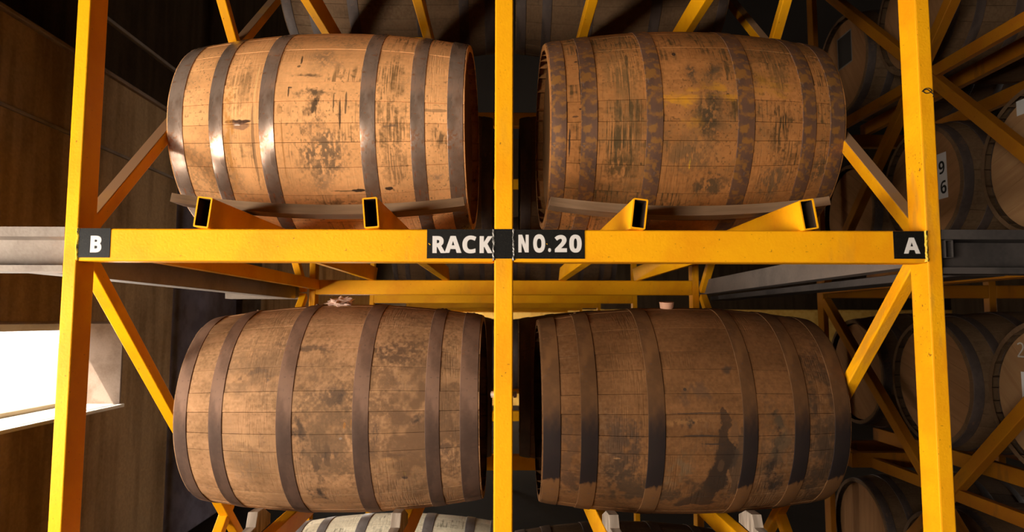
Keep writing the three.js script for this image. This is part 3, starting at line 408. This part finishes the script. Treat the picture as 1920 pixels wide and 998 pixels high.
{
  const t = R1.t, s = 0.036;
  // crossing braces of the two side frames, each spanning two levels
  for (const x of [-1.046, 1.052]) {
    const e = Math.sign(x) * 0.002;
    part('brace', bar([x - e, 0.20, 1.62], [x - e, -1.60, 3.5], s, s), x > 0 ? yellowWorn : yellow, t);
    part('brace', bar([x + e, 0.13, 3.5], [x + e, -1.60, 1.66], s * 0.98, s), yellow, t);
    part('brace', bar([x - e, 0.19, 1.62], [x - e, 2.0, 3.5], s, s), yellow, t);
    part('brace', bar([x + e, 0.16, 3.5], [x + e, 1.90, 1.63], s * 0.98, s), yellow, t);
    // the settled brown dust that covers the upper face of the brace above the labelled level
    const nn = [0, 0.73, -0.69].map((q) => q * (s / 2 + 0.0008));
    part('dust_layer', bar([x - e, 0.19 + nn[1], 1.62 + nn[2]], [x - e, 2.0 + nn[1], 3.5 + nn[2]], s * 0.92, 0.0016, [1, 0, 0], 0.0007), dusty, t, 'brown dust caked along the upper face of the brace');
  }
  for (const [a, b] of [[-0.69, -0.325], [0.33, 0.705]]) part('cross_tie', box(a, b, B1 + PITCH - 0.03, B1 + PITCH, 2.56, 2.6, 0.004), yellow, t);
}
// lettering
function plateTexture(w, h, letters, scuffs) {       // letters: [character, left, right, top, bottom] as shares of the plate
  const px = 2400, W = Math.round(w * px), H = Math.round(h * px), c = document.createElement('canvas'); c.width = W; c.height = H;
  const g = c.getContext('2d'), r = rng(letters.length * 97 + W);
  g.fillStyle = '#120f0c'; g.fillRect(0, 0, W, H);
  for (let i = 0; i < W * H / 14; i++) { const k = r(); g.fillStyle = k > 0.5 ? `rgba(95,92,80,${0.1 + r() * 0.25})` : 'rgba(0,0,0,0.45)'; g.fillRect(r() * W, r() * H, 1 + r() * 2.2, 1 + r() * 1.6); }
  g.font = 'bold 200px sans-serif'; g.textBaseline = 'alphabetic'; g.textAlign = 'left'; g.fillStyle = g.strokeStyle = '#c9c0ba'; g.lineJoin = 'miter';
  for (const [ch, x0, x1, y0, y1] of letters) {
    const side = 200 * 0.035, wide = g.measureText(ch).width - 2 * side, cap = 200 * (ch === '.' ? 0.16 : 0.72);
    g.save(); g.translate(x0 * W, y1 * H); g.scale(((x1 - x0) * W) / wide, ((y1 - y0) * H) / cap); const sx = ((x1 - x0) * W) / wide; g.lineWidth = ch === '.' ? 0 : 6.2 / sx;
    g.fillText(ch, -side, 0); if (g.lineWidth && ch !== '.') g.strokeText(ch, -side, 0); g.restore();
  }
  for (const [x, y, a, b] of scuffs) { g.fillStyle = '#d59a06'; g.beginPath(); g.ellipse(x * px, y * px, a * px, b * px, 0.7, 0, 7); g.fill(); }
  const t = new THREE.CanvasTexture(c); t.colorSpace = THREE.SRGBColorSpace; t.wrapS = t.wrapT = THREE.ClampToEdgeWrapping; return t;
}
const PX = 1.55 / 1245;                              // metres per photograph pixel on the rack's front
function plate(parent, name, x0, x1, h0, h1, tex, label, z = 1.55) {
  const w = x1 - x0, t = h1 - h0, g = new THREE.BoxGeometry(w, t, 0.0016);
  g.translate((x0 + x1) / 2, EYE + (h0 + h1) / 2, -z + 0.0006);
  const face = new THREE.MeshPhysicalMaterial({ specularIntensity: 0.3, map: tex, roughness: 0.5, bumpMap: tex, bumpScale: 0.0003 });
  const m = part(name, g, [blackPaint, blackPaint, blackPaint, blackPaint, face, blackPaint], parent, label); return m;
}
const PB = 0.1455, PT = 0.2142;                      // lower and upper rim of the painted plates
plate(R1.beams[0], 'label_plate', -0.990, -0.917, PB, PT, plateTexture(0.073, PT - PB, [['B', 0.3644, 0.7288, 0.2752, 0.8073]], []), 'black painted plate with a white letter B');
plate(R1.beams[0], 'label_plate', -0.180, -0.0225, PB, PT, plateTexture(0.1575, PT - PB, [['R', 0.0726, 0.2540, 0.2455, 0.7909], ['A', 0.2863, 0.4919, 0.2455, 0.7909], ['C', 0.5282, 0.7258, 0.2364, 0.8000], ['K', 0.7742, 0.9516, 0.2455, 0.7909]], [[0.006, 0.035, 0.0035, 0.0012]]), 'black painted plate with the white word RACK');
plate(R1.beams[1], 'label_plate', 0.0225, 0.190, PB, PT, plateTexture(0.1675, PT - PB, [['N', 0.0674, 0.2210, 0.2000, 0.7545], ['O', 0.2809, 0.4457, 0.1909, 0.7636], ['.', 0.4831, 0.5341, 0.6273, 0.7545], ['2', 0.5880, 0.7453, 0.2000, 0.7545], ['0', 0.7940, 0.9513, 0.1909, 0.7636]], [[0.079, 0.034, 0.0018, 0.001]]), 'black painted plate with the white lettering NO.20');
plate(R1.beams[1], 'label_plate', 0.922, 0.996, PB + 0.002, PT - 0.001, plateTexture(0.074, PT - PB - 0.003, [['A', 0.3628, 0.7965, 0.2477, 0.7982]], []), 'black painted plate with a white letter A');
plate(main.centre, 'black_band', -0.0224, 0.0224, PB, PT + 0.001, plateTexture(0.0448, PT - PB, [], []), 'black painted band round the middle post');
function weldBead(parent, X, h0, h1, mat, seed, w = 0.0035) {
  const r = rng(seed), pts = []; for (let i = 0; i <= 24; i++) pts.push(new THREE.Vector3(X + (r() - 0.5) * 0.003, EYE + mix(h0, h1, i / 24), -1.5503 + (r() - 0.5) * 0.001));
  const g = new THREE.TubeGeometry(new THREE.CatmullRomCurve3(pts), 60, w, 7), p = g.attributes.position;
  for (let i = 0; i < p.count; i++) { const k = (hash(i, seed, 9) - 0.5) * 0.0012; p.setXYZ(i, p.getX(i) + k, p.getY(i), p.getZ(i) + k * 0.6); }
  g.computeVertexNormals();
  return part('weld_bead', metricUV(g.scale(1, 1, 1)), mat, parent);
}
weldBead(R1.beams[0], -0.0235, B0 + 0.004, B1, weld, 3); weldBead(R1.beams[1], 0.0235, B0 + 0.004, B1, weld, 5);
weldBead(R1.beams[0], -0.992, B0 + 0.003, B1, weldYellow, 7); weldBead(R1.beams[1], 1.0, B0 + 0.003, B1, weldYellow, 9, 0.0042);
{ // through-bolt low on the middle post
  const g = mergeGeometries([new THREE.CylinderGeometry(0.0045, 0.0045, 0.062, 12), new THREE.CylinderGeometry(0.0085, 0.0085, 0.007, 6).translate(0, 0.0265, 0), new THREE.CylinderGeometry(0.0085, 0.0085, 0.007, 6).translate(0, -0.0265, 0)]);
  g.rotateZ(Math.PI / 2); const b = part('bolt', g, brightSteel, main.centre, 'bright bolt through the middle post'); b.position.set(0.001, EYE - 0.173, -1.588);
}
{
  const pts = [[-0.014, 0], [-0.006, 0.008], [0.004, 0.009], [0.010, 0.003], [0.004, -0.003], [-0.006, -0.004], [-0.011, 0.002], [-0.002, 0.006], [0.008, -0.002], [0.014, -0.009], [0.012, -0.014]].map(([x, y]) => new THREE.Vector3(1.022 + x, EYE + 0.553 + y * 0.9, -1.5488));
  part('wire_loop', new THREE.TubeGeometry(new THREE.CatmullRomCurve3(pts), 60, 0.0011, 6), blackPaint, R1.t, 'thin black wire twisted round the right post');
}
const R2 = rack('yellow steel rack at the right edge, shade worked into its colour, its barrels numbered on their heads', { x0: 1.9, xc: 2.9, x1: 3.9, Z0: 1.93, Z1: 3.9, tiers: [-2, -1, 0, 1], rails: [2.2, 2.6, 3.2, 3.6], lean: [0, 0, 0, 0], mat: shadedYellow, ties: { '-1': [1.9], 0: [1.9], 1: [1.9] }, top: 2.9 });
for (const [a, b] of [[[0.118, 1.95], [-1.68, 3.88]], [[0.118, 3.9], [-1.68, 1.95]], [[0.238, 1.95], [2.06, 3.88]], [[0.238, 3.9], [2.06, 1.95]]]) part('brace', bar([1.9 + (a[1] > 3 ? 0.004 : -0.004), ...a], [1.9 + (a[1] > 3 ? 0.004 : -0.004), ...b], 0.045, 0.05), shadedYellow, R2.t);
part('cross_tie', box(1.78, 2.2, -0.745, -0.67, 3.44, 3.49), shadedYellow, R2.t);
rack('second yellow steel rack, seen behind the nearest one through the gap between levels', { x0: -1.03, xc: 0, x1: 1.03, Z0: 5.2, Z1: 7.16, tiers: [-1, 0, 1], rails: [-0.7, -0.3, 0.3, 0.7], lean: [0, 0, 0, 0] });
rack('farthest yellow steel rack, a thin beam above the sunlit ochre wall', { x0: -1.03, xc: 0, x1: 1.03, Z0: 8.85, Z1: 10.8, tiers: [0, 1], rails: [-0.7, -0.3, 0.3, 0.7], lean: [0, 0, 0, 0] });

// ------------------------------------------------------------------ staves and wedges that chock the barrels
function bowedStave(X0, X1, base, Z, w, label, tiltLeft, seed) {
  const N = 40, L = X1 - X0, pos = [], uv = [], idx = [], sec = [[-1, 0], [-1, 1], [1, 1], [1, 0]], r = rng(seed), t = 0.026;
  for (let i = 0; i <= N; i++) {
    const f = i / N, q = 2 * f - 1, x = X0 + L * f, y = base - 0.004 + 0.030 * q * q + tiltLeft * -q, wr = w / 2 * (1 - 0.12 * q * q), jag = (i === 0 || i === N) ? (r() - 0.5) * 0.01 : 0;
    for (let j = 0; j < 4; j++) { const [a, b] = sec[j]; pos.push(x + jag + (b && (i === 0 || i === N) ? -Math.sign(q) * 0.004 : 0), y + b * t * (1 - 0.1 * q * q) + (a < 0 && b ? -0.001 : 0), a * wr); uv.push(x, a * wr + b * t); }
  }
  const quad = (a, b, c, d) => idx.push(a, b, c, a, c, d);
  for (let i = 0; i < N; i++) for (let j = 0; j < 4; j++) { const k = (j + 1) % 4; quad(i * 4 + j, i * 4 + k, (i + 1) * 4 + k, (i + 1) * 4 + j); }
  quad(0, 3, 2, 1); quad(N * 4, N * 4 + 1, N * 4 + 2, N * 4 + 3);
  let g = new THREE.BufferGeometry(); g.setAttribute('position', new THREE.Float32BufferAttribute(pos, 3)); g.setAttribute('uv', new THREE.Float32BufferAttribute(uv, 2)); g.setIndex(idx);
  g = g.toNonIndexed(); g.computeVertexNormals(); g.translate(0, EYE, -Z);
  return single('chock_stave', g, dunnageMat, label, 'stave');
}
bowedStave(-0.893, -0.10, B1 + RAIL, 1.80, 0.085, 'old bowed barrel stave lying in front of the bright barrel above the letter B', 0.004, 3);
bowedStave(0.118, 0.885, B1 + RAIL, 1.80, 0.085, 'old bowed barrel stave lying in front of the paint-smeared upper barrel', -0.002, 4);
function wedge(X, turn, label, k) {
  const sh = new THREE.Shape(); sh.moveTo(0, 0); sh.lineTo(0.40, 0); sh.lineTo(0.40, 0.028); sh.lineTo(0.34, 0.06); sh.lineTo(0.285, 0.064); sh.lineTo(0.268, 0.026); sh.lineTo(0.12, 0.021); sh.lineTo(0, 0.018);
  const g = new THREE.ExtrudeGeometry(sh, { depth: 0.026, bevelEnabled: true, bevelSize: 0.0015, bevelThickness: 0.0015, bevelSegments: 1 });
  g.translate(0, 0.0015, -0.013); g.rotateY(Math.PI / 2 + turn); metricUV(g);
  const m = single('wedge_chock', g, paleWood, label, 'wedge'); m.position.set(X, EYE + B1 - PITCH + RAIL + 0.0035, -1.70); m.scale.set(1, k, 1);
}
wedge(-0.715, 0.03, 'pale split wooden wedge under the dusty brown barrel, farther from the middle post', 1);
wedge(-0.318, -0.03, 'pale split wooden wedge under the dusty brown barrel, close to the middle post', 0.95);
wedge(0.328, 0.02, 'grey wooden wedge under the dark oily barrel, close to the middle post', 0.85);
wedge(0.735, -0.02, 'grey wooden wedge under the dark oily barrel, farther from the middle post', 0.85);

// ------------------------------------------------------------------ barrels behind and beside
const H = (k) => 0.6225 + k * PITCH;                 // height of a barrel's axis on level k
const spinR = rng(5);
const dim = (kind, label, X, k, Z, o = {}) => barrel(kind, label, [X, H(k) + (o.dh ?? 0), Z], (spinR() - 0.5) * 0.04, 0, { spin: spinR() * 6, headTurn: spinR() * 3, ...o });
dim('plain', 'unseen front barrel of the top level, added over the bright honey-coloured barrel for its shade', -0.5, 1, 2.24);  // this pair is out of view, added to shade the rear barrels behind
dim('plain', 'unseen front barrel of the top level, added over the paint-smeared barrel for its shade', 0.52, 1, 2.24);
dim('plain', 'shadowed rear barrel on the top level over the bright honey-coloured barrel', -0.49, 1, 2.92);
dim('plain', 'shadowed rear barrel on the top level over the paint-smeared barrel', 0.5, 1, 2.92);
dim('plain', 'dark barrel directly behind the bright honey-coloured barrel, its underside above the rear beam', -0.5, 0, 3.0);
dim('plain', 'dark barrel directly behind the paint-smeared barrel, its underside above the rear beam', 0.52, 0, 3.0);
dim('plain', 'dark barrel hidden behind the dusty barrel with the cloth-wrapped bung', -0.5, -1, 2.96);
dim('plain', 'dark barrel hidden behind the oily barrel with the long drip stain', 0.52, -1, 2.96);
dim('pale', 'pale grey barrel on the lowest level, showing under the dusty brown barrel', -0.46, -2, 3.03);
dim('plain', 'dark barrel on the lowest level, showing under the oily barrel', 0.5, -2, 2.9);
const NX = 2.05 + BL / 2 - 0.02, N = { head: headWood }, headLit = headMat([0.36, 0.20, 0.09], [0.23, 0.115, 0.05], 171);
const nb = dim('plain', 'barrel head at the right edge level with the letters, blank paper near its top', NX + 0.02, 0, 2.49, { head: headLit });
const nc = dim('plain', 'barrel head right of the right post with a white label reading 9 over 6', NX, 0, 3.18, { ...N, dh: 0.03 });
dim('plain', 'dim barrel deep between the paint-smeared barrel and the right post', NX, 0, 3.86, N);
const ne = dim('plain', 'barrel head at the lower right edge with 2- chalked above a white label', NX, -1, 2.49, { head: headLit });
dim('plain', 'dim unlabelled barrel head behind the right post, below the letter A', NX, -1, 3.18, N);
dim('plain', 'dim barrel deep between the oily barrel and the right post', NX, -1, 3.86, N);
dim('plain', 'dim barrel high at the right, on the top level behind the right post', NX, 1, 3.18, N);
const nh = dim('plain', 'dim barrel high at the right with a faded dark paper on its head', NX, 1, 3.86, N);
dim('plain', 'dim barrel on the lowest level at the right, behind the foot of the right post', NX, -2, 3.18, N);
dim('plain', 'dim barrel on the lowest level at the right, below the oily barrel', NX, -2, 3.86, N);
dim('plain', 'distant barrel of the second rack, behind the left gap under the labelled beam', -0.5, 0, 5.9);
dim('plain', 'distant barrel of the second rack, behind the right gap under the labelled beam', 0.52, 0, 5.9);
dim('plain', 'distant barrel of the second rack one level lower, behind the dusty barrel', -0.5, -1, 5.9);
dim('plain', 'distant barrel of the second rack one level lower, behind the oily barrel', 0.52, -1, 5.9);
// papers and chalk on the heads that face the aisle
function headPaper(b, name, hgt, dz, w, t, draw, paper, label) {
  const px = 1000, c = document.createElement('canvas'); c.width = Math.round(w * px); c.height = Math.round(t * px); const g = c.getContext('2d');
  if (paper) { g.fillStyle = paper; g.fillRect(0, 0, c.width, c.height); }
  draw(g, c.width, c.height);
  const tx = new THREE.CanvasTexture(c); tx.colorSpace = THREE.SRGBColorSpace;
  const m = part(name, new THREE.PlaneGeometry(w, t), std({ map: tx, roughness: 0.85, transparent: !paper, side: THREE.DoubleSide }), b, label);
  m.rotation.y = -Math.PI / 2; m.position.set(-BL / 2 + 0.0245, BR + hgt, dz);
}
const ink = (g, s, x, y, px, col = '#161412') => { g.fillStyle = col; g.font = `bold ${px}px sans-serif`; g.textBaseline = 'alphabetic'; g.fillText(s, x, y); };
headPaper(nc, 'paper_label', 0.03, 0.085, 0.15, 0.215, (g, w, h) => { ink(g, '9', w - 58, 98, 84); ink(g, '6', w - 52, 192, 84); }, '#b9b2ac', 'white paper label printed with 9 above 6');
headPaper(ne, 'chalk_marking', 0.18, -0.09, 0.16, 0.1, (g) => { g.font = '82px sans-serif'; g.fillStyle = 'rgba(190,180,165,0.85)'; g.fillText('2-', 4, 84); }, null, 'chalked 2-');
headPaper(ne, 'paper_label', 0.015, -0.05, 0.2, 0.15, (g) => { ink(g, '6', 14, 120, 104); }, '#cfcac6', 'white paper label printed with a large 6');
headPaper(nb, 'paper_label', 0.235, -0.045, 0.14, 0.06, () => {}, '#b5b0aa', 'white paper label');
headPaper(nh, 'paper_label', 0.1, 0.0, 0.17, 0.2, (g, w, h) => { g.fillStyle = '#2b2520'; g.fillRect(8, 8, w - 16, h - 16); }, '#6b645c', 'faded dark paper with a pale rim');

// ------------------------------------------------------------------ grey steel of the gangway between wall and racks
function channel(len) {                              // lipped channel along x, open to +z, its underside at y = 0
  const s = new THREE.Shape(); const t = 0.103, d = 0.06;
  s.moveTo(0, 0); s.lineTo(d, 0); s.lineTo(d, 0.013); s.lineTo(0.012, 0.016); s.lineTo(0.012, t - 0.024); s.lineTo(d, t - 0.021); s.lineTo(d, t); s.lineTo(0, t); s.lineTo(0, 0);
  const g = new THREE.ExtrudeGeometry(s, { depth: len, bevelEnabled: true, bevelSize: 0.001, bevelThickness: 0.001, bevelSegments: 1 });
  g.rotateY(Math.PI / 2); g.rotateX(0);                // profile x -> -z, depth -> x
  return g;
}
function channelBeam(label, X0, X1, h, Z, mat, open = 1) {
  const g = channel(X1 - X0); g.scale(1, 1, -open); if (open > 0) { const ix = g.index; if (!ix) { const p = g.attributes.position.array, n = g.attributes.normal.array; for (let i = 0; i < p.length; i += 9) for (let k = 0; k < 3; k++) { [p[i + 3 + k], p[i + 6 + k]] = [p[i + 6 + k], p[i + 3 + k]]; [n[i + 3 + k], n[i + 6 + k]] = [n[i + 6 + k], n[i + 3 + k]]; } } g.computeVertexNormals(); }
  g.translate(X0, EYE + h, -Z); metricUV(g);
  return single('steel_beam', g, mat, label, 'beam');
}
channelBeam('rusty grey steel channel beam running from the wall to the left post at the letter B', -2.29, -1.027, 0.114, 1.615, greySteel);
single('steel_beam', box(-1.46, -1.075, 0.114, 0.203, 3.5, 3.56, 0.003), greySteel, 'grey steel beam end sticking out left of the rear post, above the dusty barrel', 'beam');
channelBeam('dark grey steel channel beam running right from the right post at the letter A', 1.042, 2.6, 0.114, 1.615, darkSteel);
{
  const g = box(-1.16, -1.09, 0.114, 0.205, 1.62, 3.495, 0.003); single('steel_beam', g, greySteel, 'grey steel beam running back into the shade behind the left post, under the bright barrel', 'beam');
  const g2 = box(1.06, 1.12, 0.142, 0.217, 1.62, 3.6, 0.003); single('steel_beam', g2, midSteel, 'grey steel beam running back behind the right post, above the oily barrel', 'beam');
  const g3 = box(1.125, 1.24, 0.112, 0.135, 1.62, 3.6, 0.003); single('steel_beam', g3, darkSteel, 'flat dark steel strip under the grey beam behind the right post', 'beam');
  const m = rails.tube = railGeo(0.06), tt = single('steel_tube', m, darkSteel, 'short open steel tube ending beside the right post under the dark channel beam', 'tube'); tt.scale.set(0.55, 0.6, 1); tt.position.set(1.055, EYE + 0.15, -1.61);
}

// ------------------------------------------------------------------ the building
function wallLeft() {
  const s = new THREE.Shape(); s.moveTo(-5, -EYE - 0.3); s.lineTo(4.65, -EYE - 0.3); s.lineTo(4.65, 1.42); s.lineTo(-5, 1.42);
  const hole = (a, b, c, d) => { const p = new THREE.Path(); p.moveTo(a, c); p.lineTo(a, d); p.lineTo(b, d); p.lineTo(b, c); s.holes.push(p); };
  hole(2.45, 4.075, -0.52, -0.02); hole(-0.35, 1.275, -0.52, -0.02); hole(-3.52, -1.28, -0.63, 0.07);
  const g = new THREE.ExtrudeGeometry(s, { depth: 0.3, bevelEnabled: false });
  g.rotateY(Math.PI / 2);                            // shape x -> -z, depth -> +x
  g.translate(-2.6, EYE, 0); return metricUV(g);
}
struct('wall_left', wallLeft(), wallMat);
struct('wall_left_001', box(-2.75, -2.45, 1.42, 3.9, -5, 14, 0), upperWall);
{
  const s = new THREE.Shape(); s.moveTo(4.65, -EYE - 0.3); s.lineTo(14.2, -EYE - 0.3); s.lineTo(14.2, 1.42); s.lineTo(4.65, 1.42);
  const p = new THREE.Path(); p.moveTo(10.5, -1); p.lineTo(10.5, -0.1); p.lineTo(13.5, -0.1); p.lineTo(13.5, -1); s.holes.push(p);  // unseen opening, added to bring light to the far end
  const g = new THREE.ExtrudeGeometry(s, { depth: 0.25, bevelEnabled: false }); g.rotateY(Math.PI / 2); g.translate(-2.95, EYE, 0);
  struct('wall_left_002', metricUV(g), wallMat);
}
const door = struct('door_1', box(-2.69, -2.62, -EYE, 1.42, 4.66, 6.75, 0.002), blueDoor);
struct('door_frame', box(-2.70, -2.56, -EYE, 1.42, 6.55, 7.05, 0.002), darkFrame, door);
struct('door_frame', box(-2.69, -2.60, -EYE, 1.42, 4.66, 4.78, 0.002), darkFrame, door);
struct('trim_1', box(-2.31, -2.27, 1.412, 1.435, -5, 4.65, 0.006), trimMat);
struct('trim_2', box(-2.32, -2.285, 0.975, 0.992, -5, 4.65, 0.003), greySteel);
struct('trim_3', box(-2.452, -2.42, 1.83, 1.852, -5, 5.5, 0.003), greySteel);
[[2.45, 4.075, -0.52, -0.02], [-0.35, 1.275, -0.52, -0.02], [-3.52, -1.28, -0.63, 0.07]].forEach(([a, b, c, d], i) => {
  const win = struct('window_' + (i + 1), mergeGeometries([box(-2.6, -2.56, d - 0.04, d, a, b, 0.003), box(-2.6, -2.56, c, c + 0.045, a, b, 0.003), box(-2.6, -2.56, c, d, a, a + 0.03, 0.003), box(-2.6, -2.56, c, d, b - 0.03, b, 0.003)]), tanWood);
  struct('window_sill', box(-2.56, -2.285, c, c + 0.02, a - 0.03, b + 0.015, 0.003), whitePaint, win);
  struct('window_reveal', box(-2.57, -2.3, c + 0.02, d, b - 0.015, b - 0.0005, 0), trimMat, win);
  struct('window_lintel', box(-2.34, -2.29, d, d + 0.014, a - 0.05, b + 0.025, 0.002), trimMat, win);
});
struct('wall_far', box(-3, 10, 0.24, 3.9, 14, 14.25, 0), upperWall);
struct('wall_far_001', box(-3, 10, -EYE, 0.24, 13.98, 14.25, 0), ochre);
{ // the right wall, with an unseen opening added for fill light along the cross aisle
  const s = new THREE.Shape(); s.moveTo(-5, -EYE); s.lineTo(14, -EYE); s.lineTo(14, 3.9); s.lineTo(-5, 3.9);
  const p = new THREE.Path(); p.moveTo(4.1, -0.9); p.lineTo(4.1, 1.5); p.lineTo(5.1, 1.5); p.lineTo(5.1, -0.9); s.holes.push(p);
  const g = new THREE.ExtrudeGeometry(s, { depth: 0.3, bevelEnabled: false }); g.rotateY(Math.PI / 2); g.translate(9.5, EYE, 0);
  struct('wall_right', metricUV(g), upperWall);
}
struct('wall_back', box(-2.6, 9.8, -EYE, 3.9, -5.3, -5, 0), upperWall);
struct('floor', box(-2.9, 9.8, -EYE - 0.3, -EYE, -5.3, 14.3, 0), floorMat);
struct('ceiling', box(-2.9, 9.8, 3.9, 4.1, -5.3, 14.3, 0), ceilMat);
struct('ground', box(-60, 60, -EYE - 0.8, -EYE - 0.31, -60, 60, 0), groundMat);

renderer.render(scene, camera);
